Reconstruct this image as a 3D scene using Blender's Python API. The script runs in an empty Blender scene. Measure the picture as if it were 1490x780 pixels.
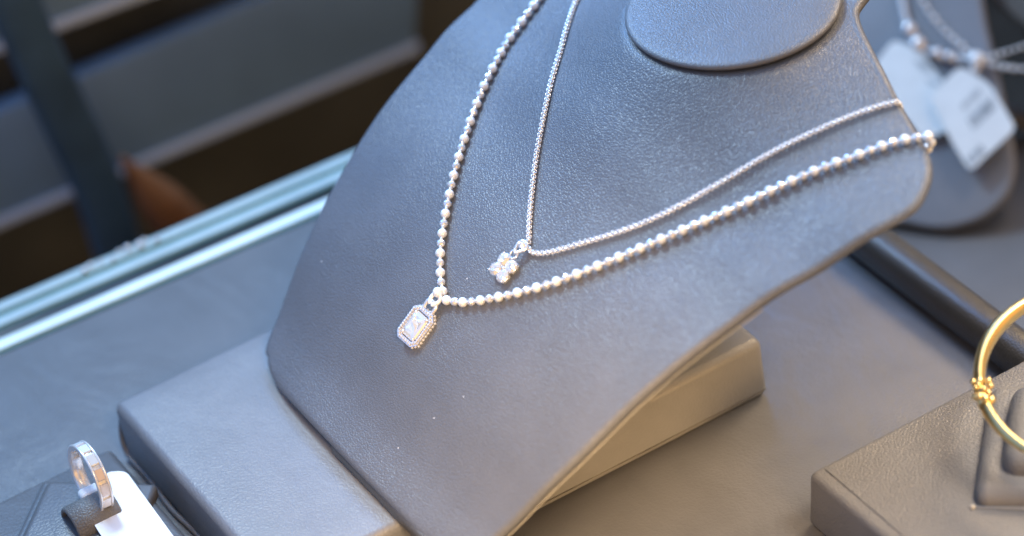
import bpy, bmesh, math, random
from mathutils import Vector, Matrix
random.seed(7)
SC = bpy.context.scene
COL = SC.collection
MM = 0.001                      # everything below is measured in millimetres
D_C1L = [[135.39, 65.76], [126.07, 61.78], [118.62, 59.5], [111.25, 56.56], [102.89, 50.88], [95.26, 46.44], [88.15, 41.35], [81.13, 35.82], [73.8, 29.74], [67.16, 24.01], [61.09, 18.64], [55.82, 13.49], [51.07, 7.66], [48.2, 3.11]]
D_C1R = [[47.2, -0.28], [49.51, -5.5], [53.34, -10.93], [59.94, -18.72], [68.38, -26.97], [78.19, -34.21], [90.02, -41.05], [101.79, -47.82], [113.33, -52.82], [125.61, -58.11], [134.84, -61.59], [142.13, -64.73], [148.71, -67.44], [153.24, -69.97], [155.98, -71.8], [158.41, -74.12]]
D_C2L = [[140.39, 55.88], [131.2, 48.66], [122.72, 40.24], [114.95, 32.53], [107.76, 25.38], [102.2, 19.75], [96.13, 14.33], [90.23, 8.92], [84.54, 2.98], [78.84, -3.27], [72.53, -10.87]]
D_C2R = [[71.72, -11.92], [71.72, -14.66], [74.54, -18.84], [82.17, -25.45], [88.27, -30.42], [94.57, -35.07], [101.29, -39.12], [108.2, -41.91], [116.46, -44.3], [125.07, -47.0], [134.26, -49.33], [143.29, -51.63], [148.71, -53.12], [153.86, -55.05], [157.9, -56.69], [160.76, -58.2]]
D_PEND1 = [36.66, 3.14]
D_PEND1TOP = [47.17, 2.82]
D_PEND2 = [63.57, -10.48]
D_PEND2TOP = [71.49, -10.96]
D_CAM = [[-209.88825632498725, -719.6683627468476, 589.132583733398], [0.846049703782179, -0.5134020954325232, -0.14359034485501232], [0.40986563833164047, 0.454192218733006, 0.7910243908738757], [-0.3408959624945477, -0.7280986999355812, 0.5946950696844834], 117.3571155977142]
D_N2 = [-0.503129131178811, -0.40250330494304887, 0.7647562793917928]
D_BOARD2 = [[288.92, 92.88, 13.54], [324.29, 63.68, 21.44], [329.71, 43.97, 14.64], [321.23, 26.81, 0.02], [316.51, 18.88, -7.25], [310.17, 5.02, -18.72], [303.75, -8.54, -30.09], [298.72, -17.09, -37.89], [292.43, -20.4, -43.77], [283.36, -18.94, -48.97], [272.44, -11.48, -52.22], [250.42, 21.16, -49.54]]
D_K1 = [[305.88, 52.04, 5.82], [301.53, 43.01, -1.79], [297.94, 35.61, -8.05], [296.66, 29.92, -11.89], [298.41, 24.05, -13.83], [302.12, 18.12, -14.51], [307.01, 11.93, -14.55]]
D_K2 = [[308.35, 48.6, 6.29], [305.04, 36.32, -2.35], [304.6, 28.88, -6.56], [305.08, 22.57, -9.57], [306.01, 16.82, -11.98], [306.64, 11.43, -14.4]]
D_K3 = [[307.21, 10.68, -13.76], [311.76, 7.21, -12.6], [316.38, 4.18, -11.16], [320.98, 1.15, -9.72], [327.0, -1.88, -7.36]]
D_K4 = [[306.98, 10.41, -14.06], [309.42, 6.16, -14.69], [312.56, 1.4, -15.13], [316.76, -3.75, -15.08], [321.18, -8.62, -14.74]]
D_CLASP = [306.25, 10.46, -13.2]
D_TAG1 = [[291.77, 35.1, -11.07], [295.92, 26.83, -12.7], [295.19, 0.65, -26.96], [281.85, 7.76, -31.98], [280.28, 34.67, -18.86]]
D_TAG2 = [[288.8, 13.15, -20.66], [300.67, 11.46, -13.73], [303.97, 1.11, -17.01], [302.39, -13.79, -25.9], [285.37, -11.26, -35.76], [286.25, -0.76, -29.66]]
D_N3 = [-0.44997750168735945, -0.49997500187484384, 0.7399630027747688]
D_BOARD3 = [[326.86, 31.29, -8.34], [340.64, 35.7, 3.03], [358.42, 19.12, 2.63], [338.96, -3.14, -24.24], [331.27, 16.1, -15.91]]
D_BANGLE_C = [194.47564150996584, -188.75475848435667, 40.0]
D_REFL_PANEL1 = [[11.93, 230.0, -65.36], [212.44, 230.0, -71.41], [223.41, 230.0, -26.92], [23.08, 230.0, -24.83]]
D_REFL_PANEL2 = [[31.77, 236.0, -2.46], [174.69, 236.0, -10.4], [185.93, 236.0, 42.85], [47.17, 236.0, 53.49]]
D_BAND_REFL = [[60.08, 205.0, 58.94], [62.2, 205.0, 28.8], [65.19, 205.0, 2.79], [69.06, 205.0, -22.97], [72.89, 205.0, -47.96], [74.42, 205.0, -76.97], [73.87, 205.0, -104.21]]
D_FINGER_REFL = [[78.01, 185.0, -32.0], [80.36, 185.0, -38.61], [82.98, 185.0, -44.24], [85.9, 185.0, -52.1], [88.5, 185.0, -58.09], [93.15, 185.0, -69.32], [101.07, 185.0, -85.97], [110.54, 185.0, -105.56]]
TH = math.radians(31.5)
BT = (math.cos(TH), 0.0, math.sin(TH)); BN = (-math.sin(TH), 0.0, math.cos(TH))
BP = (39.0, -70.0, 25.0)
NECK = (172.0, -70.0, 107.0)
W_TAB = [(-3.2,40),(-2.6,46),(-1.0,51.5),(1.5,55),(5,58),(10,60.2),(18,63),(28,66),(42,69.8),(57,72.8),(75,76.5),(94,80),(104,82),(115,84.3),(128,87),(136,88.6),(142,89),(147,86.5),(151,83),(154,78),(157,69),(160,59),(164,47.5),(168,36),(172,27),(176,22),(186,18),(198,16)]
N_TAB = [(-5,0),(10,0),(30,4),(57,7),(75,7),(94,4.5),(104,3),(115,-0.5),(128,-3),(140,-7),(150,-10),(160,-12),(180,-14),(200,-15)]
def interp(tab, x):
    if x <= tab[0][0]: return tab[0][1]
    for i in range(len(tab)-1):
        x0, y0 = tab[i]; x1, y1 = tab[i+1]
        if x <= x1:
            # Catmull-Rom style tangents keep the outline smooth
            m0 = (y1-tab[i-1][1])/(x1-tab[i-1][0]) if i > 0 else (y1-y0)/(x1-x0)
            m1 = (tab[i+2][1]-y0)/(tab[i+2][0]-x0) if i+2 < len(tab) else (y1-y0)/(x1-x0)
            h = x1-x0; u = (x-x0)/h
            return (2*u**3-3*u*u+1)*y0+(u**3-2*u*u+u)*h*m0+(-2*u**3+3*u*u)*y1+(u**3-u*u)*h*m1
    return tab[-1][1]
def bust_point(t, s):
    w = max(interp(W_TAB, t), 10.0)
    n = interp(N_TAB, t) + 3.0*(1-min(1.0, (s/w)**2))
    x = BP[0]+BT[0]*t+BN[0]*n; y = BP[1]+s; z = BP[2]+BT[2]*t+BN[2]*n
    r = math.hypot(x-NECK[0], y-NECK[1])
    k = min(1.0, max(0.0, (76.0-r)/(76.0-29.9)))
    wgt = k**2.3
    z = z+(NECK[2]-2.6-z)*wgt
    return (x, y, z)
def bust_normal(t, s, e=0.6):
    a = bust_point(t+e, s); b = bust_point(t-e, s); c = bust_point(t, s+e); d = bust_point(t, s-e)
    u = [a[i]-b[i] for i in range(3)]; v = [c[i]-d[i] for i in range(3)]
    n = [u[1]*v[2]-u[2]*v[1], u[2]*v[0]-u[0]*v[2], u[0]*v[1]-u[1]*v[0]]
    l = math.sqrt(sum(q*q for q in n)) or 1.0
    return tuple(q/l for q in n)

V = Vector

# ------------------------------------------------------------------ helpers
ORIGIN = {}                     # world origin (mm) of every object
def empty(name, loc, label, cat, group=None):
    o = bpy.data.objects.new(name, None); COL.objects.link(o)
    o.empty_display_size = 0.01
    o.location = V(loc)*MM; ORIGIN[o.name] = V(loc)
    o['label'] = label; o['category'] = cat
    if group: o['group'] = group
    return o
def build(name, bm, mat, parent=None, smooth=True, origin=None):
    """link a bmesh (world mm) as ONE mesh object, below parent when given"""
    og = ORIGIN[parent.name] if parent else V(origin or (0, 0, 0))
    for v in bm.verts: v.co = (v.co-og)*MM
    bmesh.ops.recalc_face_normals(bm, faces=bm.faces)
    me = bpy.data.meshes.new(name); bm.to_mesh(me); bm.free()
    me.materials.append(mat)
    if smooth:
        for p in me.polygons: p.use_smooth = True
    o = bpy.data.objects.new(name, me); COL.objects.link(o)
    if parent: o.parent = parent
    else: o.location = og*MM
    ORIGIN[o.name] = og
    return o
def tag(o, label, cat, group=None, kind=None):
    if label: o['label'] = label
    if cat: o['category'] = cat
    if group: o['group'] = group
    if kind: o['kind'] = kind
    return o
def structure(name, bm, mat, smooth=False):
    o = build(name, bm, mat, smooth=smooth); o['kind'] = 'structure'; return o
def frame_matrix(o, x, y, z):
    m = Matrix.Identity(4)
    for i, a in enumerate((x, y, z)):
        for j in range(3): m[j][i] = a[j]
    for j in range(3): m[j][3] = o[j]
    return m
def add_box(bm, x0, x1, y0, y1, z0, z1, bevel=0, seg=4, m=None, taper=0):
    r = bmesh.ops.create_cube(bm, size=1.0)['verts']
    for v in r:
        top = v.co.z > 0
        k = taper if top else 0
        v.co = V(((x0+k if v.co.x < 0 else x1-k), (y0+k if v.co.y < 0 else y1-k), (z1 if top else z0)))
    if bevel:
        es = set(e for v in r for e in v.link_edges)
        nv = bmesh.ops.bevel(bm, geom=list(es)+r, offset=bevel, segments=seg, profile=0.5, affect='EDGES', clamp_overlap=True)['verts']
        r = list(set(nv) | set(v for v in r if v.is_valid))
    if m is not None:
        bmesh.ops.transform(bm, matrix=m, verts=r)
    return r
def spline(pts, step):
    """dense Catmull-Rom resampling at equal arc length"""
    P = [V(p) for p in pts]; P = [P[0]*2-P[1]]+P+[P[-1]*2-P[-2]]
    out = []
    for i in range(1, len(P)-2):
        for k in range(24):
            u = k/24; a, b, c, d = P[i-1], P[i], P[i+1], P[i+2]
            out.append(0.5*((2*b)+(c-a)*u+(2*a-5*b+4*c-d)*u*u+(3*b-a-3*c+d)*u**3))
    out.append(P[-2])
    res = [out[0]]; acc = 0
    for a, b in zip(out, out[1:]):
        d = (b-a).length
        while d > 0 and acc+d >= step:
            a = a+(b-a)*((step-acc)/d); d = (b-a).length; acc = 0; res.append(a.copy())
        acc += d
    return res
def add_tube(bm, pts, rad, seg=10, closed=False, cap=True, flat=None):
    """sweep a circle (or flattened ellipse: flat=(normal, ratio)) along pts; rad a number or a list"""
    P = [V(p) for p in pts]; n = len(P)
    R = rad if isinstance(rad, (list, tuple)) else [rad]*n
    rings = []; up = None
    for i, p in enumerate(P):
        if closed: t = P[(i+1) % n]-P[i-1]
        else: t = P[min(i+1, n-1)]-P[max(i-1, 0)]
        t.normalize()
        if flat: up = V(flat[0])
        elif up is None: up = V((0, 0, 1)) if abs(t.z) < .9 else V((1, 0, 0))
        a = up-t*up.dot(t)
        if a.length < 1e-6: a = t.orthogonal()
        a.normalize(); b = t.cross(a); up = a
        q = flat[1] if flat else 1.0
        rings.append([bm.verts.new(p+(a*math.cos(2*math.pi*k/seg)*q+b*math.sin(2*math.pi*k/seg))*R[i]) for k in range(seg)])
    m = n if closed else n-1
    for i in range(m):
        A, B = rings[i], rings[(i+1) % n]
        for k in range(seg):
            bm.faces.new((A[k], A[(k+1) % seg], B[(k+1) % seg], B[k]))
    if cap and not closed:
        bm.faces.new(rings[0][::-1]); bm.faces.new(rings[-1])
def add_ball(bm, c, r, u=12, v=8, m=None):
    q = bmesh.ops.create_uvsphere(bm, u_segments=u, v_segments=v, radius=r)['verts']
    bmesh.ops.translate(bm, vec=V(c), verts=q); return q
def add_prism(bm, poly, depth_vec, bevel=0, seg=2):
    """solid slab: outline poly (3-D points) given thickness along depth_vec"""
    a = [bm.verts.new(V(p)) for p in poly]; d = V(depth_vec); b = [bm.verts.new(V(p)+d) for p in poly]
    n = len(a); fs = [bm.faces.new(a), bm.faces.new(b[::-1])]
    for i in range(n): fs.append(bm.faces.new((a[i], b[i], b[(i+1) % n], a[(i+1) % n])))
    bmesh.ops.recalc_face_normals(bm, faces=fs)
    if bevel:
        es = [e for e in fs[0].edges]+[e for e in fs[1].edges]
        bmesh.ops.bevel(bm, geom=es, offset=bevel, segments=seg, profile=.5, affect='EDGES', clamp_overlap=True)
def round_poly(pts, r, seg=5):
    """round the corners of a planar 3-D polygon"""
    P = [V(p) for p in pts]; n = len(P); out = []
    for i in range(n):
        a, b, c = P[i-1], P[i], P[(i+1) % n]
        d1, d2 = (a-b), (c-b); k = min(r, d1.length*.45, d2.length*.45)
        p, q = b+d1.normalized()*k, b+d2.normalized()*k
        for j in range(seg+1):
            u = j/seg; out.append(p*(1-u)**2+b*2*u*(1-u)+q*u*u)
    return out

# ------------------------------------------------------------------ materials
class NT:
    def __init__(s, name):
        s.m = bpy.data.materials.new(name); s.m.use_nodes = True; s.t = s.m.node_tree
        s.b = s.t.nodes['Principled BSDF']
    def n(s, typ, **kw):
        x = s.t.nodes.new(typ)
        for k, v in kw.items():
            if hasattr(x, k) and k not in x.inputs: setattr(x, k, v)
            else: x.inputs[k.replace('_', ' ')].default_value = v
        return x
    def l(s, a, b): s.t.links.new(a, b)
    def set(s, **kw):
        for k, v in kw.items(): s.b.inputs[k.replace('_', ' ')].default_value = v
        return s
def ramp(t, stops):
    r = t.n('ShaderNodeValToRGB'); e = r.color_ramp.elements
    while len(e) < len(stops): e.new(0.5)
    for x, (p, c) in zip(e, stops): x.position = p; x.color = c if len(c) == 4 else (*c, 1)
    return r
def leather(name, color, cell=1.15, bump=0.4, rough=0.42, wrinkle=0.0, lint=0.0, spec=0.5):
    t = NT(name)
    tc = t.n('ShaderNodeTexCoord'); mp = t.n('ShaderNodeMapping'); mp.inputs['Scale'].default_value = (1000,)*3
    t.l(tc.outputs['Object'], mp.inputs['Vector'])
    # distorted cells: pebbled grain
    nz = t.n('ShaderNodeTexNoise', Scale=0.55, Detail=2.0)
    t.l(mp.outputs[0], nz.inputs['Vector'])
    mx = t.n('ShaderNodeVectorMath', operation='MULTIPLY_ADD'); mx.inputs[1].default_value = (1.1,)*3
    t.l(nz.outputs['Color'], mx.inputs[0]); t.l(mp.outputs[0], mx.inputs[2])
    vo = t.n('ShaderNodeTexVoronoi', feature='DISTANCE_TO_EDGE', Scale=1.0/cell)
    t.l(mx.outputs[0], vo.inputs['Vector'])
    cr = ramp(t, [(0.0, (0, 0, 0)), (0.10, (.55,)*3), (0.32, (1,)*3)])
    t.l(vo.outputs['Distance'], cr.inputs[0])
    n2 = t.n('ShaderNodeTexNoise', Scale=2.2, Detail=3.0); t.l(mp.outputs[0], n2.inputs['Vector'])
    hs = t.n('ShaderNodeMath', operation='MULTIPLY_ADD'); hs.inputs[1].default_value = 0.45
    t.l(n2.outputs['Fac'], hs.inputs[0]); t.l(cr.outputs[0], hs.inputs[2])
    # grain is deeper in some places than in others
    n3 = t.n('ShaderNodeTexNoise', Scale=0.03, Detail=2.0); t.l(mp.outputs[0], n3.inputs['Vector'])
    g = ramp(t, [(0.30, (.45,)*3), (0.7, (1,)*3)]); t.l(n3.outputs['Fac'], g.inputs[0])
    hm = t.n('ShaderNodeMath', operation='MULTIPLY'); t.l(hs.outputs[0], hm.inputs[0]); t.l(g.outputs[0], hm.inputs[1])
    bp = t.n('ShaderNodeBump', Strength=bump, Distance=0.0004); t.l(hm.outputs[0], bp.inputs['Height'])
    last = bp
    if wrinkle:
        w = t.n('ShaderNodeTexNoise', Scale=0.035, Detail=3.0, Distortion=1.2)
        m2 = t.n('ShaderNodeMapping'); m2.inputs['Scale'].default_value = (1.0, 0.45, 1.0); m2.inputs['Rotation'].default_value = (0, 0, .5)
        t.l(mp.outputs[0], m2.inputs['Vector']); t.l(m2.outputs[0], w.inputs['Vector'])
        b2 = t.n('ShaderNodeBump', Strength=wrinkle, Distance=0.006); t.l(w.outputs['Fac'], b2.inputs['Height'])
        t.l(b2.outputs[0], bp.inputs['Normal'])
    t.l(bp.outputs[0], t.b.inputs['Normal'])
    # slight wear in the colour
    n4 = t.n('ShaderNodeTexNoise', Scale=0.05, Detail=5.0, Roughness=.6); t.l(mp.outputs[0], n4.inputs['Vector'])
    c = [x for x in color]
    wr = ramp(t, [(0.3, tuple(x*.9 for x in c)), (0.7, tuple(x*1.08 for x in c))]); t.l(n4.outputs['Fac'], wr.inputs[0])
    out = wr.outputs[0]
    if lint:
        v2 = t.n('ShaderNodeTexVoronoi', Scale=1/9.0); t.l(mp.outputs[0], v2.inputs['Vector'])
        lt = t.n('ShaderNodeMath', operation='LESS_THAN'); lt.inputs[1].default_value = lint; t.l(v2.outputs['Distance'], lt.inputs[0])
        sx = t.n('ShaderNodeSeparateColor'); t.l(v2.outputs['Color'], sx.inputs[0])
        g2 = t.n('ShaderNodeMath', operation='GREATER_THAN'); g2.inputs[1].default_value = .55; t.l(sx.outputs[0], g2.inputs[0])
        ml = t.n('ShaderNodeMath', operation='MULTIPLY'); t.l(lt.outputs[0], ml.inputs[0]); t.l(g2.outputs[0], ml.inputs[1])
        mc = t.n('ShaderNodeMix', data_type='RGBA'); mc.inputs['B'].default_value = (.75, .76, .78, 1)
        t.l(ml.outputs[0], mc.inputs['Factor']); t.l(out, mc.inputs['A']); out = mc.outputs['Result']
    t.l(out, t.b.inputs['Base Color'])
    t.set(Roughness=rough, Specular_IOR_Level=spec)
    return t.m
def metal(name, color, rough, bump=0.0, scale=3.0, metallic=1.0):
    t = NT(name); t.set(Base_Color=(*color, 1), Metallic=metallic, Roughness=rough)
    if bump:
        tc = t.n('ShaderNodeTexCoord'); nz = t.n('ShaderNodeTexNoise', Scale=scale*1000, Detail=2.0)
        t.l(tc.outputs['Object'], nz.inputs['Vector'])
        b = t.n('ShaderNodeBump', Strength=bump, Distance=0.0002); t.l(nz.outputs['Fac'], b.inputs['Height']); t.l(b.outputs[0], t.b.inputs['Normal'])
    return t.m
def plain(name, color, rough=.5, spec=.5, var=.0, scale=.05):
    t = NT(name); t.set(Base_Color=(*color, 1), Roughness=rough, Specular_IOR_Level=spec)
    if var:
        tc = t.n('ShaderNodeTexCoord'); nz = t.n('ShaderNodeTexNoise', Scale=scale*1000, Detail=4.0)
        t.l(tc.outputs['Object'], nz.inputs['Vector'])
        r = ramp(t, [(.3, tuple(c*(1-var) for c in color)), (.7, tuple(c*(1+var) for c in color))]); t.l(nz.outputs['Fac'], r.inputs[0]); t.l(r.outputs[0], t.b.inputs['Base Color'])
    return t.m
GREY = (.124, .132, .150)
M = {
 'bust': leather('bust_leather', GREY, .85, .35, .38, lint=.022),
 'cap': leather('cap_leather', (.138, .146, .162), .85, .30, .40, lint=.02),
 'block': leather('block_leather', (.185, .192, .208), 1.2, .18, .40, wrinkle=.10),
 'floor': leather('floor_leather', (.125, .127, .135), 1.4, .16, .36, wrinkle=.14),
 'tray': leather('tray_leather', (.17, .167, .165), .95, .5, .45, lint=.03),
 'board': leather('board_leather', (.19, .21, .25), 1.2, .2, .42),
 'dark': plain('dark_lining', (.03, .028, .025), .6, .3, .4),
 'edge': leather('edge_leather', (.085, .083, .080), 1.2, .3, .42),
 'rail': leather('rail_leather', (.040, .037, .032), 1.2, .2, .38),  # darkened: the shade over the rail is put into its colour
 'seam': plain('seam_thread', (.34, .33, .30), .6),
 'silver': metal('polished_silver', (.96, .96, .97), .16, .15, 2.0, .7),
 'frost': metal('frosted_silver', (.93, .96, .99), .45, .8, 4.0, .35),
 'cut': metal('cut_silver', (.97, .97, .98), .13, metallic=.65),
 'chain': metal('chain_silver', (.96, .96, .96), .22, metallic=.5),
 'gold': metal('yellow_gold', (.90, .68, .30), .30, .12, 1.2),
 'white_gold': metal('pale_cut_gold', (.95, .88, .66), .14),
 'card': plain('white_card', (.86, .87, .88), .45, .4),
 'tagcard': plain('price_card', (.70, .74, .76), .35, .5, .05, .2),
 'ink': plain('grey_ink', (.20, .22, .25), .6),
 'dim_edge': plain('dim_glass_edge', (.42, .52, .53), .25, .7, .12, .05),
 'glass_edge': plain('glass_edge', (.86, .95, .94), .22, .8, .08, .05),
 'green': plain('green_glass_edge', (.05, .15, .12), .2, .6),
 'track': plain('dark_track', (.02, .024, .028), .4, .5, .4),
 'refl_panel': plain('grey_reflection', (.14, .25, .42), .5, .4, .22, .012),
 'refl_trim': plain('pale_reflection', (.46, .60, .85), .4, .5),
 'navy': plain('navy_reflection', (.034, .08, .155), .55, .3, .2, .05),
 'brown': plain('brown_wall', (.10, .115, .125), .6, .3, .5, .012),
 'skin_reflection': plain('tan_reflection', (.15, .068, .032), .5, .4, .1, .2),
}
def stone_mat(name, tint=(1, 1, 1)):
    t = NT(name); t.set(Base_Color=(*tint, 1), Roughness=.03, IOR=2.3, Metallic=.5, Specular_IOR_Level=.9)
    return t.m
M['stone'] = stone_mat('clear_stone', (.97, .98, 1.0))

# ------------------------------------------------------------------ the setting
FA = math.radians(-2.6)
bm = bmesh.new(); add_prism(bm, [(-260, -420, 0), (209, -420, 0), (209, 69.1+math.tan(FA)*209, 0), (-260, 69.1-math.tan(FA)*260, 0)], (0, 0, -5))
structure('floor', bm, M['floor'])
bm = bmesh.new(); add_box(bm, -600, 1000, -500, 800, -166, -160)
structure('lower_floor', bm, M['dark'])
bm = bmesh.new(); add_box(bm, 217, 326, -420, 16, -158, -56)
structure('lower_shelf_floor', bm, M['floor'])
bm = bmesh.new(); add_box(bm, -600, 1000, 520, 530, -160, 420)
structure('back_wall', bm, M['brown'])

# rear glass edges: three bars along the back of the case, on one dark track
def rot_about(o, ang): return Matrix.Translation(V(o)) @ Matrix.Rotation(ang, 4, 'Z') @ Matrix.Translation(-V(o))
RA = rot_about((0, 70, 0), math.radians(-2.6))
def rail_thing(y0, y1, z1, mat, label, gap, glint_balls=()):
    t = empty('glass_rail', RA @ V((0, y0, 0)), label, 'rail', 'glass edges along the back of the case')
    bm = bmesh.new(); add_box(bm, -300, 232, y0, y1, .05, z1, .4, 3, RA); build('glass_bar', bm, mat, t)
    bm = bmesh.new(); add_box(bm, -300, 232, y0-gap, y0-.05, .05, z1-.6, .2, 2, RA); build('green_strip', bm, M['green'], t)
    for x, dy, r in glint_balls:  # small balls added only to give the rail its sparkle
        bm = bmesh.new(); c = RA @ V((x, (y0+y1)/2+dy, z1+r*.8)); add_ball(bm, c, r, 10, 7); build('bead', bm, M['cut'], t)  # added glint ball
    return t
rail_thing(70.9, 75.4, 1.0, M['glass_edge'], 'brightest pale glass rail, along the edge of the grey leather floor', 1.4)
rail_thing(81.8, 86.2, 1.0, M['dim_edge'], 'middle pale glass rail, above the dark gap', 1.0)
rail_thing(88.8, 93.0, 1.0, M['dim_edge'], 'pale glass rail farthest from the leather floor, with added beads as its glints', 2.4,
           [(26+i*3.1+random.uniform(-.8, .8), random.uniform(-1.6, 1.6), random.uniform(.7, 1.15)) for i in range(9)])
bm = bmesh.new(); add_box(bm, -300, 232, 69.4, 94.6, -9, -.05, 0, 1, RA)
tag(build('rail_track', bm, M['track']), 'dark track under the pale glass rails, seen in the gap between them', 'track')

# soft reflections in the glass, built as solid panels behind it
def reflection_panel(front, label):
    lo = min((V(p) for p in front), key=lambda p: p.z)
    t = empty('reflected_front', lo, label, 'reflection_panel', 'grey reflection panels behind the glass')
    P = [V(p) for p in front]
    bm = bmesh.new(); add_prism(bm, P, (0, 8, 0), 1.0); build('refl_panel', bm, M['refl_panel'], t)
    bm = bmesh.new(); u = (P[1]-P[0]).normalized(); w_ = V((0, 0, 1))
    a, b = P[0]-V((0, 1.5, 0)), P[1]-V((0, 1.5, 0))+u
    add_prism(bm, [a-w_*2.4, b-w_*2.4, b+w_*1.2, a+w_*1.2], (0, 6, 0), .6); build('refl_trim', bm, M['refl_trim'], t)
    return t
reflection_panel(D_REFL_PANEL1, 'blurred grey slab standing in for a reflection, with a pale lower edge, right above the glass rails')
reflection_panel(D_REFL_PANEL2, 'blurred grey slab standing in for a reflection in the top left corner, above the dark gap')
t = empty('cabinet', (0, 290, -160), 'dark brown cabinet behind the grey reflection panels', 'cabinet')
bm = bmesh.new(); add_box(bm, -260, 330, 262, 400, -160, 120); build('carcass', bm, M['brown'], t)
bm = bmesh.new(); add_tube(bm, spline(D_BAND_REFL, 8), 9.0, 12, flat=((0, -1, 0), .3))  # navy reflected band, added as a solid strip
tag(build('reflection_band', bm, M['navy']), 'dark navy reflected band, modelled as a solid strip across the grey reflection', 'reflection_band')

# tan reflection in the front glass, added as a solid form behind the rails
t = empty('hand_reflection', D_FINGER_REFL[-1], 'blurred tan reflection modelled as a solid shape behind the pale glass rails', 'hand_reflection')
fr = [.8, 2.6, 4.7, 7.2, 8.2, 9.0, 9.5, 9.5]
pts = spline(D_FINGER_REFL, 1.0); n = len(pts)
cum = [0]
for a, b in zip(D_FINGER_REFL, D_FINGER_REFL[1:]): cum.append(cum[-1]+(V(b)-V(a)).length)
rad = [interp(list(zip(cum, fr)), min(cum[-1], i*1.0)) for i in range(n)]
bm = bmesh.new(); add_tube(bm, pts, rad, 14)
build('finger_reflection', bm, M['skin_reflection'], t)

# leather rail at the right end of the floor
bm = bmesh.new(); add_box(bm, 204.5, 215.5, -420, 60, .2, 12.5, 4.6, 6)
tag(build('edge_rail', bm, M['rail'], origin=(210, -180, 0)), 'dark rounded leather rail at the edge of the floor, behind the gold bangle', 'rail')

# ------------------------------------------------------------------ block and bust
t = empty('display_block', (75, -49, 0), 'grey leather covered block lying under the necklace bust', 'display block')
bm = bmesh.new(); add_box(bm, -1.5, 152, -98, 1.2, .3, 20, 2.6, 5)
bmesh.ops.subdivide_edges(bm, edges=[e for e in bm.edges if e.calc_length() > 30], cuts=14, use_grid_fill=True)
build('body', bm, M['block'], t)
bm = bmesh.new()     # the welt of the cover along the base of the left end
hem = spline([(.6, 2.0, 14), (-.9, 1.6, 9), (-1.6, .8, 4.5), (-1.7, -2.5, 1.6), (-1.4, -14, 1.0), (-2.2, -30, 1.1), (-1.3, -46, 1.0), (-2.2, -64, 1.0), (-1.8, -97, 1.0)], 1.5)
add_tube(bm, hem, .85, 8)
build('cover_hem', bm, M['block'], t)
bm = bmesh.new(); add_tube(bm, spline([(x, -98.0+.1*math.sin(x*.21), 3.0) for x in range(-1, 153, 8)], 2), .22, 6); build('seam', bm, M['edge'], t)

bust = empty('necklace_bust', (39, -70, 20), 'grey leather necklace bust with two silver necklaces on it, leaning back on its block', 'necklace bust')
RIM = 1.7
def bust_mesh():
    bm = bmesh.new()
    ts = []
    x = -3.2+RIM
    while x < 196:
        ts.append(x); x += (.35 if x < 4 else .7 if x < 20 else 1.3 if (x < 145) else .7)
    NS = 150; grid = []
    for t_ in ts:
        w = max(interp(W_TAB, t_-RIM*(1 if t_ < 2 else 0))-RIM, 6)
        row = []
        for j in range(NS+1):
            u = -1+2*j/NS
            u = math.sin(u*math.pi/2)*.25+u*.75
            row.append(bm.verts.new(bust_point(t_, u*w)))
        grid.append(row)
    for i in range(len(ts)-1):
        for j in range(NS):
            bm.faces.new((grid[i][j], grid[i+1][j], grid[i+1][j+1], grid[i][j+1]))
    # rolled rim: boundary loop swept through half a circle, then closed underneath
    loop = [grid[0][j] for j in range(NS+1)]+[grid[i][NS] for i in range(1, len(ts))]+[grid[-1][j] for j in range(NS-1, -1, -1)]+[grid[i][0] for i in range(len(ts)-2, 0, -1)]
    n = len(loop); N = V(BN)
    C = [v.co.copy() for v in loop]
    out = []
    for i in range(n):
        d = (C[(i+2) % n]-C[i-2]); d -= N*d.dot(N); d.normalize()
        out.append(d.cross(N))
    mid = sum(C, V())/n
    if out[n//3].dot(C[n//3]-mid) < 0: out = [-q for q in out]
    for _ in range(6): out = [(out[i-1]+out[i]*2+out[(i+1) % n]).normalized() for i in range(n)]
    prev = loop
    for k in range(1, 8):
        a = math.pi*k/7
        cur = [bm.verts.new(C[i]+out[i]*(RIM*math.sin(a))-N*(RIM*(1-math.cos(a)))) for i in range(n)]
        for i in range(n):
            bm.faces.new((prev[i], prev[(i+1) % n], cur[(i+1) % n], cur[i]))
        prev = cur
    # underside follows the face
    under = {}
    for i, v in enumerate(loop): under[v] = prev[i]
    for i in range(0, len(ts)):
        for j in range(NS+1):
            v = grid[i][j]
            if v not in under: under[v] = bm.verts.new(v.co-N*2*RIM)
    for i in range(len(ts)-1):
        for j in range(NS):
            bm.faces.new((under[grid[i][j]], under[grid[i][j+1]], under[grid[i+1][j+1]], under[grid[i+1][j]]))
    return bm
build('body', bust_mesh(), M['bust'], bust)
# neck cap: a disc set into the neck with a groove round it
def lathe(bm, prof, c, seg=96):
    rings = []
    for r, z in prof:
        rings.append([bm.verts.new((c[0]+r*math.cos(2*math.pi*k/seg), c[1]+r*math.sin(2*math.pi*k/seg), c[2]+z)) for k in range(seg)])
    for A, B in zip(rings, rings[1:]):
        for k in range(seg): bm.faces.new((A[k], A[(k+1) % seg], B[(k+1) % seg], B[k]))
    bm.faces.new(rings[0]); bm.faces.new(rings[-1][::-1])
bm = bmesh.new()
lathe(bm, [(27.6, -2.4), (28.0, -2.0), (28.9, -1.4), (29.05, -.9), (28.8, -.4), (28.2, -.08), (27, .1), (22, .25), (12, .35), (2, .4)], NECK)
build('neck_cap', bm, M['cap'], bust)
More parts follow.
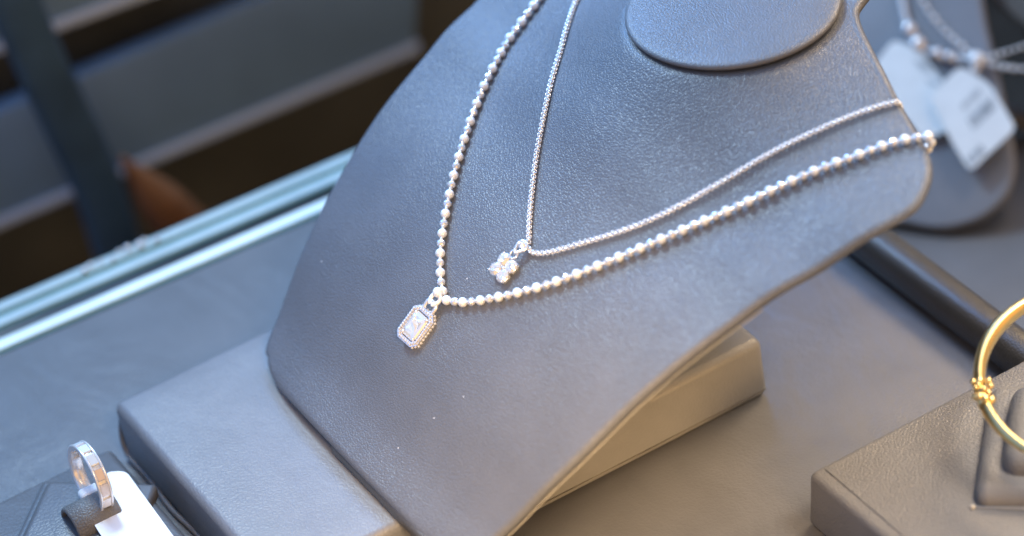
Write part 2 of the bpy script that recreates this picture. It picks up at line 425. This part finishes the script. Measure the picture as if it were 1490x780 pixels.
# pale raw seam along the lower edge of the right side
bm = bmesh.new(); pts = []
for i in range(60):
    t_ = 4+i*1.6
    w = interp(W_TAB, t_); p = V(bust_point(t_, -w+RIM)); pts.append(p-V(BN)*(2*RIM-.2)+V((0, -RIM*.86, 0)))
add_tube(bm, pts, .2, 6); build('seam', bm, M['seam'], bust)
# foot below the lower edge, and the strut behind
bm = bmesh.new(); add_box(bm, 35.6, 52, -126, -61, 20.2, 24.6, 1.4, 3); build('foot', bm, M['edge'], bust)
bm = bmesh.new(); add_prism(bm, [(120, -90, 66), (136, -90, 74), (144, -90, 20.1), (128, -90, 20.1)], (0, 40, 0), .8); build('strut', bm, M['edge'], bust)

# ------------------------------------------------------------------ necklaces
def on(ts, h): 
    p, n_ = bust_point(*ts), bust_normal(*ts); return V(p)+V(n_)*h
def wrap_end(pts):
    """carry a chain on over the edge and down behind the bust"""
    d = (pts[-1]-pts[-2]).normalized(); N = V(BN)
    return pts+[pts[-1]+d*.4-N*1.5, pts[-1]-d*.8-N*4.4, pts[-1]-d*4.0-N*6.4, pts[-1]-d*9.0-N*6.8]
H1 = 1.35
left = [on(p, H1) for p in D_C1L]; right = wrap_end([on(p, H1) for p in D_C1R])
neck1 = empty('bead_necklace', on(D_PEND1TOP, 0), 'silver bead chain necklace with a rectangular halo pendant, lower of the two on the bust', 'necklace', 'silver necklaces on the bust')
bm = bmesh.new()
add_tube(bm, spline(left, 1.0), .5, 6); add_tube(bm, spline(right, 1.0), .5, 6)
build('wire', bm, M['chain'], neck1)
def cut_bead():
    bm = bmesh.new(); bmesh.ops.create_icosphere(bm, subdivisions=2, radius=1.2)
    for v in bm.verts: v.co *= 1+random.uniform(-.03, .03)
    return bm
def frost_bead():
    bm = bmesh.new(); bmesh.ops.create_uvsphere(bm, u_segments=20, v_segments=14, radius=1.33); return bm
def mesh_of(name, bm, mat, smooth):
    for v in bm.verts: v.co *= MM
    me = bpy.data.meshes.new(name); bm.to_mesh(me); bm.free(); me.materials.append(mat)
    for p in me.polygons: p.use_smooth = smooth
    return me
ME = [mesh_of('frosted_bead', frost_bead(), M['frost'], True), mesh_of('cut_bead', cut_bead(), M['cut'], False)]
og = ORIGIN[neck1.name]; count = 0
for path, i0 in ((spline(left[::-1], 3.05), 0), (spline(right, 3.05), 0)):
    for i, p in enumerate(path):
        o = bpy.data.objects.new('bead', ME[(i+i0) % 2]); COL.objects.link(o); o.parent = neck1
        o.location = (p-og)*MM; o.rotation_euler = [random.uniform(0, 6) for _ in range(3)]; count += 1
print('beads', count)

def pend_frame(ts, h, down, tilt=0.0):
    """local frame on the bust face: x along the hang direction, y across, z off the face"""
    z = V(bust_normal(*ts)); x = V(down)-z*V(down).dot(z); x.normalize(); y = z.cross(x)
    if tilt:
        r = Matrix.Rotation(tilt, 3, x); y = r @ y; z = r @ z
    return frame_matrix(V(bust_point(*ts))+V(bust_normal(*ts))*h, x, y, z)
def local(bm, m): bmesh.ops.transform(bm, matrix=m, verts=bm.verts); return bm
def oct_pts(a, b, c, z): return [V(p) for p in ((a-c, -b, z), (a, -b+c, z), (a, b-c, z), (a-c, b, z), (-a+c, b, z), (-a, b-c, z), (-a, -b+c, z), (-a+c, -b, z))]
def ring_solid(bm, outer, inner, z0, z1):
    n = len(outer)
    o1 = [bm.verts.new((p.x, p.y, z1)) for p in outer]; i1 = [bm.verts.new((p.x, p.y, z1)) for p in inner]
    o0 = [bm.verts.new((p.x, p.y, z0)) for p in outer]; i0 = [bm.verts.new((p.x, p.y, z0)) for p in inner]
    for k in range(n):
        j = (k+1) % n
        for q in ((o1[k], o1[j], i1[j], i1[k]), (o0[j], o0[k], i0[k], i0[j]), (o0[k], o0[j], o1[j], o1[k]), (i0[j], i0[k], i1[k], i1[j])): bm.faces.new(q)
def along(poly, step):
    out = []; n = len(poly)
    for k in range(n):
        a, b = poly[k], poly[(k+1) % n]; m = max(1, round((b-a).length/step))
        for j in range(m): out.append(a+(b-a)*(j/m))
    return out
p_top, p_mid = on(D_PEND1TOP, .8), on(D_PEND1, .8)
down1 = (p_mid-p_top)
F1 = pend_frame(D_PEND1, 1.6, down1, math.radians(-16)) @ Matrix.Scale(.98, 4)
pend = build('pendant', local((lambda b: (ring_solid(b, oct_pts(5.4, 4.1, 1.5, 0), oct_pts(4.1, 2.85, 1.0, 0), -1.4, .8), b)[1])(bmesh.new()), F1), M['silver'], neck1, smooth=False)
bm = bmesh.new()
for p in along(oct_pts(4.75, 3.45, 1.3, 1.0), .92): add_ball(bm, p, .47, 8, 6)
for p in along(oct_pts(5.35, 4.05, 1.5, -.5), 1.1): add_ball(bm, p, .42, 8, 6)
build('halo', local(bm, F1), M['cut'], pend, smooth=False)
def emerald(bm, a, b, c, z):
    lv = [oct_pts(a, b, c, z-1.6), oct_pts(a, b, c, z), oct_pts(a*.86, b*.84, c*.85, z+.45), oct_pts(a*.68, b*.64, c*.7, z+.75)]
    vs = [[bm.verts.new(p) for p in l] for l in lv]
    for A, B in zip(vs, vs[1:]):
        for k in range(8): bm.faces.new((A[k], A[(k+1) % 8], B[(k+1) % 8], B[k]))
    T_ = vs[-1]; ctr = []           # table cut by inner facets
    for fx in (-.62, -.2, .2, .62):
        ctr.append([bm.verts.new((a*.68*fx+random.uniform(-.12, .12), b*.64*fy+random.uniform(-.1, .1), z+.7+random.uniform(-.34, .34))) for fy in (-.5, .5)])
    for p_, q_ in zip(ctr, ctr[1:]):
        bm.faces.new((p_[0], q_[0], q_[1])); bm.faces.new((p_[0], q_[1], p_[1]))
    ringv = [c[0] for c in ctr]+[c[1] for c in ctr[::-1]]
    bmesh.ops.bridge_loops(bm, edges=[bm.edges.get((T_[k], T_[(k+1) % 8])) for k in range(8)]+[bm.edges.get((ringv[k], ringv[(k+1) % 8])) or bm.edges.new((ringv[k], ringv[(k+1) % 8])) for k in range(8)])
    tip = [bm.verts.new((a*.35*sx, 0, z-2.6)) for sx in (1, -1)]
    L = vs[0]
    for k in range(8):
        p, q = L[k], L[(k+1) % 8]
        tk, tq = tip[0 if p.co.x > 0 else 1], tip[0 if q.co.x > 0 else 1]
        bm.faces.new((p, q, tq, tk) if tk is not tq else (p, q, tq))
bm = bmesh.new(); emerald(bm, 3.8, 2.72, .9, .9); build('stone', local(bm, F1), M['stone'], pend, smooth=False)
bm = bmesh.new(); add_box(bm, -4.0, 4.0, -2.8, 2.8, -1.35, -.9); build('backing', local(bm, F1), M['frost'], pend, smooth=False)
bm = bmesh.new()
for sx in (1, -1):
    for sy in (1, -1): add_tube(bm, [(3.9*sx, 2.6*sy, -.8), (3.3*sx, 2.15*sy, 1.1), (2.9*sx, 1.8*sy, 1.35)], .34, 8)
build('prong', local(bm, F1), M['silver'], pend)
# connector loop and bail
bm = bmesh.new()
lp = [V((-5.2+.0, -1.7, .1)), V((-7.4, -1.7, .3)), V((-8.1, -.9, .35)), V((-8.1, .9, .35)), V((-7.4, 1.7, .3)), V((-5.2, 1.7, .1))]
add_tube(bm, spline(lp, .3), .62, 8); 
build('loop', local(bm, F1), M['silver'], pend)
bm = bmesh.new()
w0 = F1 @ V((-7.6, 0, .6)); w1 = p_top+V(BN)*.5; ax = (w1-w0); ly = (F1.to_3x3() @ V((0, 1, 0)))
N3 = V(bust_normal(*D_PEND1TOP))
for sgn in (1, -1):
    add_tube(bm, spline([w0+ly*.3*sgn-ax*.10, w0+ly*1.25*sgn+ax*.25+N3*.2, w0+ly*1.35*sgn+ax*.7+N3*.5, w0+ly*.8*sgn+ax*1.05+N3*1.3], .35), 0.62, 8) if True else add_tube(bm, spline([w0+ly*.3*sgn-ax*.10, w0+ly*1.25*sgn+ax*.25+N3*.2, w0+ly*1.35*sgn+ax*.7+N3*.5, w0+ly*.8*sgn+ax*1.05+N3*1.3], .35), .58, 8)
add_ball(bm, w0+ax*1.05+N3*1.5, 1.45, 10, 8)
build('bail', bm, M['frost'], pend)

# --- second necklace: box chain and flower pendant
H2 = .95
left2 = [on(p, H2) for p in D_C2L]; right2 = wrap_end([on(p, H2) for p in D_C2R])
neck2 = empty('box_chain_necklace', on(D_PEND2TOP, 0), 'fine silver box chain necklace with a four stone flower pendant, upper on the bust', 'necklace', 'silver necklaces on the bust')
bm = bmesh.new()
def link_ring(bm, c, t_, nrm, R_=.58, r_=.18, A_=10, B_=5):
    b_ = t_.cross(nrm); vs = []
    for i in range(A_):
        a = 2*math.pi*i/A_
        ca, sa = math.cos(a), math.sin(a); k = 1/max(abs(ca), abs(sa))**.6
        d = t_*ca*k+b_*sa*k*1.05
        ring = []
        for j in range(B_):
            q = 2*math.pi*j/B_; ring.append(bm.verts.new(c+d*(R_+r_*math.cos(q))+nrm*(r_*1.3*math.sin(q))))
        vs.append(ring)
    for i in range(A_):
        A, B = vs[i], vs[(i+1) % A_]
        for j in range(B_): bm.faces.new((A[j], A[(j+1) % B_], B[(j+1) % B_], B[j]))
for path in (left2, right2):
    P = spline(path, .80)
    for i, p in enumerate(P):
        t_ = (P[min(i+1, len(P)-1)]-P[max(i-1, 0)]).normalized()
        nrm = V(BN)-t_*V(BN).dot(t_); nrm.normalize(); sd = t_.cross(nrm)
        ang = math.pi/4*(1 if i % 2 else -1)+random.uniform(-.12, .12)
        link_ring(bm, p, t_, (nrm*math.cos(ang)+sd*math.sin(ang)).normalized())
build('chain', bm, M['chain'], neck2)
q_top, q_mid = on(D_PEND2TOP, .8), on(D_PEND2, .8)
down2 = q_mid-q_top
F2 = pend_frame(D_PEND2, 2.0, down2, math.radians(-10)) @ Matrix.Scale(1.2, 4)
bm = bmesh.new()
for k in range(4):
    a = math.pi/4+k*math.pi/2
    cx_, cy_ = 2.0*math.cos(a), 2.0*math.sin(a)
    add_tube(bm, [(cx_+1.36*math.cos(u*.5236), cy_+1.36*math.sin(u*.5236), -.25) for u in range(12)], .22, 6, closed=True)
    add_tube(bm, [(cx_+1.2*math.cos(u*.5236), cy_+1.2*math.sin(u*.5236), -1.5) for u in range(12)], .2, 6, closed=True)
    for da in (0,):
        x_, y_ = cx_+1.38*math.cos(a+da), cy_+1.38*math.sin(a+da)
        add_tube(bm, [(x_*.96, y_*.96, -1.6), (x_, y_, .35)], .22, 6)
add_ball(bm, (0, 0, -.2), .5, 8, 6)
flower = build('pendant', local(bm, F2), M['silver'], neck2)
def brilliant(bm, c, r, z):
    n = 8; c = V(c)
    g = [bm.verts.new(c+V((r*math.cos(2*math.pi*k/16), r*math.sin(2*math.pi*k/16), z))) for k in range(16)]
    m_ = [bm.verts.new(c+V((r*.78*math.cos(2*math.pi*(k+.5)/8), r*.78*math.sin(2*math.pi*(k+.5)/8), z+r*.2))) for k in range(8)]
    t_ = [bm.verts.new(c+V((r*.55*math.cos(2*math.pi*k/8), r*.55*math.sin(2*math.pi*k/8), z+r*.34))) for k in range(8)]
    b = bm.verts.new(c+V((0, 0, z-r*.8)))
    for k in range(8):
        k2 = (k+1) % 8
        bm.faces.new((g[2*k], g[2*k+1], m_[k])); bm.faces.new((g[2*k+1], g[(2*k+2) % 16], m_[k]))
        bm.faces.new((g[(2*k+2) % 16], m_[k2], t_[k2], m_[k]))
        bm.faces.new((m_[k], t_[k2], t_[k]))
    for k in range(16): bm.faces.new((g[(k+1) % 16], g[k], b))
    cz = bm.verts.new(c+V((r*.08, -r*.05, z+r*.34-r*.16)))
    for k in range(8):
        t_[k].co.z += random.uniform(-.12, .12)*r
        bm.faces.new((t_[k], t_[(k+1) % 8], cz))
for k in range(4):
    a = math.pi/4+k*math.pi/2; bm = bmesh.new(); brilliant(bm, (1.95*math.cos(a), 1.95*math.sin(a), 0), 1.46, .1)
    build('stone', local(bm, F2), M['stone'], flower, smooth=False)
for k in range(4):
    a = math.pi/4+k*math.pi/2; bm = bmesh.new(); add_box(bm, -1, 1, -1, 1, -1.3, -1.0, m=Matrix.Translation(V((2.0*math.cos(a), 2.0*math.sin(a), 0)))); build('backing', local(bm, F2), M['frost'], flower, smooth=False)
bm = bmesh.new()
add_tube(bm, [V((-3.7+.95*math.cos(u*.5236), .95*math.sin(u*.5236), .2)) for u in range(12)], .28, 6, closed=True)
build('jump_ring', local(bm, F2), M['silver'], flower)
# teardrop bail
b0 = F2 @ V((-4.0, 0, .5)); b1 = q_top+N3*.6; ax = b1-b0; ly = (F2.to_3x3() @ V((0, 1, 0))).normalized(); N4 = V(bust_normal(*D_PEND2TOP))
bm = bmesh.new()
tear = [b0, b0+ax*.35+ly*.75+N4*.2, b0+ax*.8+ly*1.5+N4*.6, b0+ax*1.15+ly*1.2+N4*1.0, b0+ax*1.3+N4*1.2,
        b0+ax*1.15-ly*1.2+N4*1.0, b0+ax*.8-ly*1.5+N4*.6, b0+ax*.35-ly*.75+N4*.2, b0]
add_tube(bm, spline(tear, .3), .42, 8)
bail = build('bail', bm, M['silver'], flower)
bm = bmesh.new(); m = frame_matrix(b0+ax*.95+N4*1.0, ax.normalized(), ly, ax.normalized().cross(ly)); brilliant(bm, (0, 0, 0), 1.15, 0)
build('stone', local(bm, m), M['stone'], flower, smooth=False)

# ------------------------------------------------------------------ trays with stepped cushions
ANG = math.radians(47)
def cushion(t, c, z, sizes, mat):
    m = Matrix.Translation(V(c)) @ Matrix.Rotation(ANG, 4, 'Z')
    zz = z
    for i, (half, h, bv) in enumerate(sizes):
        bm = bmesh.new(); add_box(bm, -half, half, -half, half, zz-bv-1, zz+h, bv, 6, m)
        # only the upper part shows: it sinks into the step below
        build('step', bm, mat, t); zz += h
    return zz
tr = empty('tray', (190, -200, 0), 'grey leather display tray in the bottom right corner, under the gold bangle', 'tray', 'leather display trays')
bm = bmesh.new(); add_box(bm, 130.5, 270, -300, -149.5, .3, 18, 0)
for v in bm.verts:
    if v.co.z < 5: v.co.x -= 1.5 if v.co.x < 200 else 0; v.co.y += 1.0 if v.co.y > -200 else 0
bmesh.ops.bevel(bm, geom=bm.edges[:]+bm.verts[:], offset=1.9, segments=4, profile=.5, affect='EDGES')
build('body', bm, M['tray'], tr)
bm = bmesh.new(); add_tube(bm, [(134.6, -151.5, 17.86), (134.7, -200, 17.9), (134.6, -298, 17.86)], .34, 8); build('piping', bm, M['tray'], tr)
cs = empty('cushion', (186, -187, 18), 'stepped grey leather cushion holding the gold bangle', 'cushion', 'stepped leather cushions')
cushion(cs, (186.3, -187.2, 0), 18.2, [(22.3, 4.8, 4.0), (15.6, 6.5, 5.0), (7, 3, 2.5)], M['tray'])
u_, v_ = V((math.cos(ANG), math.sin(ANG), 0)), V((math.sin(ANG), -math.cos(ANG), 0))
cb = V((186.3, -187.2, 18.3))-u_*22.6-v_*22.6
bm = bmesh.new(); add_tube(bm, [cb, cb+v_*22, cb+v_*45.2], .38, 6); add_ball(bm, cb, .75, 8, 6); build('seam', bm, M['seam'], cs)

tl = empty('tray', (-60, -60, 0), 'grey leather display tray in the bottom left corner, under the silver ring', 'tray', 'leather display trays')
bm = bmesh.new(); add_box(bm, -160, -7, -190, -4.2, .3, 10, 2.0, 4); build('body', bm, M['floor'], tl)
cl = empty('cushion', (-28, -31, 10), 'stepped grey leather cushion holding the silver ring', 'cushion', 'stepped leather cushions')
cushion(cl, (-28.2, -31, 0), 10.2, [(17, 2.2, 1.8), (14, 3.2, 2.6)], M['floor'])
# the clip that grips the ring
bm = bmesh.new(); a = None
for i in range(15):
    q = i/14; ph = math.radians(-30+q*235)
    yy = -35.5-6.2*math.cos(ph)*-1; zz = 15.2+5.4*math.sin(ph)
    w = [bm.verts.new(p) for p in ((-32.5, yy, zz), (-32.0, yy, zz+.9), (-19.5, yy, zz+.9), (-19, yy, zz), (-19.5, yy, zz-.9), (-32, yy, zz-.9))]
    if a:
        for k in range(6): bm.faces.new((a[k], a[(k+1) % 6], w[(k+1) % 6], w[k]))
    else: bm.faces.new(w[::-1])
    a = w
bm.faces.new(a)
build('clip', bm, M['tray'], cl)

# ------------------------------------------------------------------ ring with its tag
RC = V((-22.2, -31.0, 25.0)); RR = 9.4
rg = empty('ring', RC-V((0, 0, RR)), 'silver channel ring with square stones, standing in the cushion clip', 'ring')
def band(bm, r0, r1, x0, x1, seg=72, bev=.35, m=None, a0=0, a1=2*math.pi):
    prof = [(x0+bev, r1), (x1-bev, r1), (x1, r1-bev), (x1, r0+bev), (x1-bev, r0), (x0+bev, r0), (x0, r0+bev), (x0, r1-bev)]
    full = abs(a1-a0-2*math.pi) < 1e-6
    n = seg if full else seg+1
    rings = []
    for k in range(n):
        a = a0+(a1-a0)*k/seg
        rings.append([bm.verts.new((x, r*math.cos(a), r*math.sin(a))) for x, r in prof])
    for k in range(seg):
        A, B = rings[k], rings[(k+1) % n]
        for j in range(8): bm.faces.new((A[j], A[(j+1) % 8], B[(j+1) % 8], B[j]))
    if not full: bm.faces.new(rings[0]); bm.faces.new(rings[-1][::-1])
RM = Matrix.Translation(RC) @ Matrix.Rotation(math.radians(1), 4, 'Z') @ Matrix.Rotation(math.radians(4), 4, 'Y')
bm = bmesh.new(); band(bm, RR-.9, RR+.1, -1.8, 1.8)
for s_ in (-1, 1): band(bm, RR-.2, RR+.8, s_*1.5-.35, s_*1.5+.35, bev=.2)
build('band', local(bm, RM), M['chain'], rg)
cols = [(.92, .93, .95), (.9, .9, .92), (.88, .84, .74), (.70, .60, .54), (.74, .70, .70), (.9, .9, .92), (.8, .8, .84)]
for k in range(7):
    mt = metal('ring_stone_%d' % k, cols[k], .2, metallic=.3)
    a = math.radians(118-k*27); a_ = math.pi-a
    bm = bmesh.new(); add_box(bm, -1.2, 1.2, -1.75, 1.75, -.3, .42, .22, 2)
    bmesh.ops.transform(bm, matrix=Matrix.Rotation(a_-math.pi/2, 4, 'X') @ Matrix.Translation((0, 0, RR+.1)), verts=bm.verts)
    build('stone', local(bm, RM), mt, rg, smooth=False)
# windows cut in the back of the band show as bright frames inside
for k in range(3):
    a = math.radians(20+k*32)
    bm = bmesh.new(); ring_solid(bm, [V(p) for p in ((-1.5, -1.7, 0), (1.5, -1.7, 0), (1.5, 1.7, 0), (-1.5, 1.7, 0))], [V(p) for p in ((-.8, -1, 0), (.8, -1, 0), (.8, 1, 0), (-.8, 1, 0))], -.25, .2)
    bmesh.ops.transform(bm, matrix=Matrix.Rotation(a-math.pi/2, 4, 'X') @ Matrix.Translation((0, 0, RR-1.0)), verts=bm.verts)
    build('gallery', local(bm, RM), M['frost'], rg, smooth=False)
tg = empty('price_tag', (-14, -36, 15), 'blank white price tag strip looped through the silver ring', 'price tag', 'price tags')
strip = [(-16.5, -29.0, 16.2), (-11.0, -29.5, 16.2), (-8.0, -44, 13.5), (-5.8, -62, 11.6), (-21.5, -62, 11.6), (-21.8, -44, 13.5), (-22.5, -34, 15.6)]
strip = [(-15.8, -24.2, 18.4), (-11.2, -27.5, 18.3), (-12.3, -56.3, 16.6), (-13.2, -84, 15.0), (-29.5, -84, 15.0), (-27.8, -44, 17.3), (-27.2, -37.5, 17.7), (-20.5, -30.0, 18.3)]
bm = bmesh.new(); add_prism(bm, round_poly(strip, 2.2), (0, 0, .5)); build('strip', bm, M['card'], tg, smooth=False)
bm = bmesh.new(); add_box(bm, -26.2, -19.6, -31.8, -27.6, 17.6, 20.6, 1.2, 4); build('loop', bm, M['card'], tg)

# ------------------------------------------------------------------ bangle
BC = V(D_BANGLE_C)
cam_back = V(D_CAM[3])
tilt_ax = V((0, 0, 1)).cross(cam_back).normalized()
bn = Matrix.Rotation(math.radians(13), 3, tilt_ax) @ V((0, 0, 1))
bx = tilt_ax; by = bn.cross(bx)
bg = empty('bangle', BC-V((0, 0, 12)), 'yellow gold hinged bangle resting on the stepped cushion', 'bangle')
RB = 29.0
def bpt(a, r=RB): return BC+bx*(r*math.cos(a))+by*(r*math.sin(a))
lower = [bpt(math.radians(a)) for a in range(186, 360, 3)]
bm = bmesh.new(); nl = len(lower)
add_tube(bm, lower, [1.7-.6*min(1, i/12) for i in range(nl)], 12, flat=(bn, 1.35)); build('lower_arm', bm, M['gold'], bg)
upper = [bpt(math.radians(a)) for a in range(174, 0, -3)]
bm = bmesh.new(); add_tube(bm, upper, [1.5+.35*math.sin(min(1, i/24)*math.pi) for i in range(len(upper))], 12, flat=(bn, 1.5)); build('upper_arm', bm, M['gold'], bg)
bm = bmesh.new()
for a in range(166, 20, -3):
    c = bpt(math.radians(a), RB-.2)+bn*1.75+(bpt(math.radians(a))-BC).normalized()*(.7*math.sin(a*.12)); d = (bpt(math.radians(a-2))-bpt(math.radians(a+2))).normalized()
    add_tube(bm, [c-d*.55-bn*.1, c, c+d*.55-bn*.1], [.2, .62, .2], 5)
build('carving', bm, M['white_gold'], bg, smooth=False)
bm = bmesh.new(); hc = bpt(math.pi); out_ = (hc-BC).normalized(); td = by
for du, dn, dt, r in ((1.6, 1.5, 4.6, 1.05), (1.5, 1.5, 2.4, .8), (2.1, .6, -.2, 1.15), (1.2, 2.4, -1.6, 1.25), (-.4, 2.4, -2.6, 1.3), (-2.2, 1.6, -2.9, 1.35), (-3.0, 2.0, 1.6, 1.1), (-2.9, 1.9, 3.6, 1.15), (-.6, 2.8, .4, 1.0), (-1.8, 2.4, -.8, .9), (.4, 2.0, 2.8, .8)):
    add_ball(bm, hc+out_*du*.85+bn*dn*.85+td*dt*.9, r*.82, 10, 8)
add_tube(bm, [hc-td*3.4, hc+td*5.0], 1.7, 12)
build('hinge', bm, M['gold'], bg)

# ------------------------------------------------------------------ blurred display boards behind, with their chains and tags
def board(poly, n_, label, rnd, col):
    c = sum((V(p) for p in poly), V())/len(poly)
    t = empty('display_board', (c.x, c.y, -60), label, 'display board', 'leather display boards in the back')
    bm = bmesh.new(); add_prism(bm, round_poly(poly, rnd), V(n_)*-5, 1.4, 3); build('face', bm, col, t)
    BZ = -159.5 if c.x > 315 else -55.8
    bm = bmesh.new()
    a = c-V(n_)*4.6; add_prism(bm, [(a.x-3, a.y-9, a.z-6), (a.x-3, a.y+9, a.z-6), (a.x+30, a.y+9, BZ), (a.x+30, a.y-9, BZ)], (5, 0, 0), .5); build('strut', bm, M['edge'], t)
    return t
board(D_BOARD2, D_N2, 'blurred blue grey display board with two price tags, behind the right shoulder of the bust', 6, M['board'])
board(D_BOARD3, D_N3, 'dark blue grey display board filling the top right corner', 4, M['edge'])
N2 = V(D_N2)
def strand(bm, pts, step, r0, seg=8):
    for p in spline(pts, step): add_ball(bm, p, r0*random.uniform(.85, 1.15), seg, 6)
    add_tube(bm, spline(pts, 1.5), r0*.2, 5)
t = empty('bead_necklace', D_CLASP, 'blurred silver bead chain hanging past the price tags into the dark', 'necklace', 'silver necklaces in the back')
bm = bmesh.new(); strand(bm, D_K2, 3.3, 1.05); build('chain', bm, M['frost'], t)
bm = bmesh.new(); strand(bm, D_K4, 2.9, .95); build('lower_strand', bm, M['frost'], t)
bm = bmesh.new(); strand(bm, D_K3, 2.4, .75); build('upper_strand', bm, M['frost'], t)
bm = bmesh.new(); add_ball(bm, D_CLASP, 2.5, 14, 10); add_ball(bm, V(D_CLASP)+V((-1.5, -1.2, -2.2)), 1.6, 12, 8); build('clasp', bm, M['frost'], t)
t = empty('charm_necklace', D_K1[3], 'blurred silver chain with bulky charms, above the left price tag', 'necklace', 'silver necklaces in the back')
bm = bmesh.new(); add_tube(bm, spline(D_K1, 1.2), 1.0, 7); build('chain', bm, M['chain'], t)
for i, (k, u, r) in enumerate(((2, .3, 2.3), (3, .2, 2.6), (4, .3, 1.9), (4, .9, 1.7))):
    p = V(D_K1[k]).lerp(V(D_K1[k+1]), u); bm = bmesh.new(); add_ball(bm, p+N2*1.2, r, 10, 8); add_ball(bm, p+N2*1.2+V((.8, -1.2, -1.4)), r*.62, 8, 6); build('charm', bm, M['silver'], t)
def price_tag(poly, label, rows):
    c = sum((V(p) for p in poly), V())/len(poly)
    t = empty('price_tag', c, label, 'price tag', 'price tags')
    bm = bmesh.new(); add_prism(bm, round_poly(poly, 2.5), N2*.5); build('card', bm, M['tagcard'], t, smooth=False)
    bm = bmesh.new()
    for (a, b, u0, u1, v0, v1, n_) in rows:        # barcodes and lines of print, in fractions of two card edges
        o, e1, e2 = V(poly[a]), V(poly[b[0]])-V(poly[a]), V(poly[b[1]])-V(poly[a])
        for i in range(n_):
            f0 = u0+(u1-u0)*i/n_; f1 = f0+(u1-u0)/n_*random.uniform(.35, .75)
            q = [o+e1*f0+e2*v0, o+e1*f1+e2*v0, o+e1*f1+e2*v1, o+e1*f0+e2*v1]
            add_prism(bm, [x+N2*.52 for x in q], N2*.06)
    build('print', bm, M['ink'], t, smooth=False)
    return t
price_tag(D_TAG1, 'blurred white price tag partly behind the bust shoulder, left of the two', [(1, (0, 2), .15, .7, .22, .38, 8), (1, (0, 2), .15, .8, .50, .60, 7), (1, (0, 2), .2, .75, .70, .84, 9)])
price_tag(D_TAG2, 'blurred white price tag at the right, its whole lower corner in view', [(3, (4, 2), .10, .62, .55, .80, 12), (3, (4, 2), .2, .6, .95, 1.08, 7), (4, (3, 5), .06, .40, .10, .34, 8)])

# ------------------------------------------------------------------ camera
cam = bpy.data.cameras.new('camera'); co = bpy.data.objects.new('camera', cam); COL.objects.link(co)
cam.sensor_width = 36; cam.lens = D_CAM[4]; cam.clip_start = .05; cam.clip_end = 20
mw = frame_matrix(V(D_CAM[0])*MM, D_CAM[1], D_CAM[2], D_CAM[3]); co.matrix_world = mw
cam.dof.use_dof = True; cam.dof.focus_distance = .893; cam.dof.aperture_fstop = D_CAM[4]/20.0
SC.camera = co

# ------------------------------------------------------------------ light
w = bpy.data.worlds.new('World'); SC.world = w; w.use_nodes = True
nt = w.node_tree; bg_ = nt.nodes['Background']
tc = nt.nodes.new('ShaderNodeTexCoord')
dp = nt.nodes.new('ShaderNodeVectorMath'); dp.operation = 'DOT_PRODUCT'; dp.inputs[1].default_value = V((-.25, .80, .55)).normalized()
nt.links.new(tc.outputs['Generated'], dp.inputs[0])
nz = nt.nodes.new('ShaderNodeTexNoise'); nz.inputs['Scale'].default_value = 2.6; nz.inputs['Detail'].default_value = 2
nt.links.new(tc.outputs['Generated'], nz.inputs['Vector'])
ad = nt.nodes.new('ShaderNodeMath'); ad.operation = 'MULTIPLY_ADD'; ad.inputs[1].default_value = 1.7
nt.links.new(nz.outputs['Fac'], ad.inputs[0]); 
sb = nt.nodes.new('ShaderNodeMath'); sb.operation = 'MULTIPLY_ADD'; sb.inputs[1].default_value = .5; sb.inputs[2].default_value = -.35
nt.links.new(dp.outputs['Value'], sb.inputs[0]); nt.links.new(sb.outputs[0], ad.inputs[2])
rp = nt.nodes.new('ShaderNodeValToRGB'); e = rp.color_ramp.elements
WSTOPS = [(.15, (1.5, .82, .29)), (.42, (.32, .24, .16)), (.62, (.34, .47, .64)), (.9, (.20, .49, 1.2))]
while len(e) < len(WSTOPS): e.new(.5)
for q, (p_, c_) in zip(e, WSTOPS): q.position = p_; q.color = (*c_, 1)
nt.links.new(ad.outputs[0], rp.inputs[0]); nt.links.new(rp.outputs[0], bg_.inputs['Color'])
bg_.inputs['Strength'].default_value = 1.0
def area(name, loc, target, size, energy, col, shape='RECTANGLE', sy=None):
    l = bpy.data.lights.new(name, 'AREA'); l.shape = shape; l.size = size*MM
    if sy: l.size_y = sy*MM
    l.energy = energy; l.color = col
    o = bpy.data.objects.new(name, l); COL.objects.link(o); o.location = V(loc)*MM
    d = V(target)-V(loc); o.rotation_euler = d.to_track_quat('-Z', 'Y').to_euler()
    return o
LAMPS = [  # unseen lamps; those with a spread are added fills for single areas
 ('key_lamp', (60, 330, 600), (90, -50, 40), 130, 100, 4.0, (.60, .82, 1.0)),
 ('cool_lamp', (-20, 330, 300), (20, 0, 20), 260, 180, .42, (.12, .38, 1.0)),
 ('warm_fill', (255, -265, 270), (195, -195, 0), 110, 90, .15, (1.0, .86, .70), 56),
 ('low_fill', (100, -300, 40), (108, -100, 4), 110, 50, .030, (1.0, .60, .25), 34),
 ('back_lamp', (220, 300, 320), (80, -60, 20), 160, 120, .24, (.34, .60, 1.0)),
 ('side_fill', (10, -230, 190), (62, -110, 30), 90, 70, .11, (1.0, .66, .34), 56),
 ('right_fill', (390, -50, 260), (210, -130, 0), 120, 90, .19, (1.0, .72, .42), 62),
 ('over_fill', (200, 110, 260), (135, -30, 70), 120, 100, .12, (.16, .42, 1.0), 75),
]
for n_, p_, t_, sx_, sy_, e_, c_, *sp_ in LAMPS:
    o = area(n_, p_, t_, sx_, e_, c_, sy=sy_)
    if sp_: o.data.spread = math.radians(sp_[0])
SC.view_settings.view_transform = 'Standard'; SC.view_settings.look = 'None'
SC.view_settings.exposure = 0.0; SC.view_settings.gamma = 1.0
SC.cycles.max_bounces = 8; SC.cycles.caustics_reflective = False
SC.cycles.sample_clamp_indirect = 6
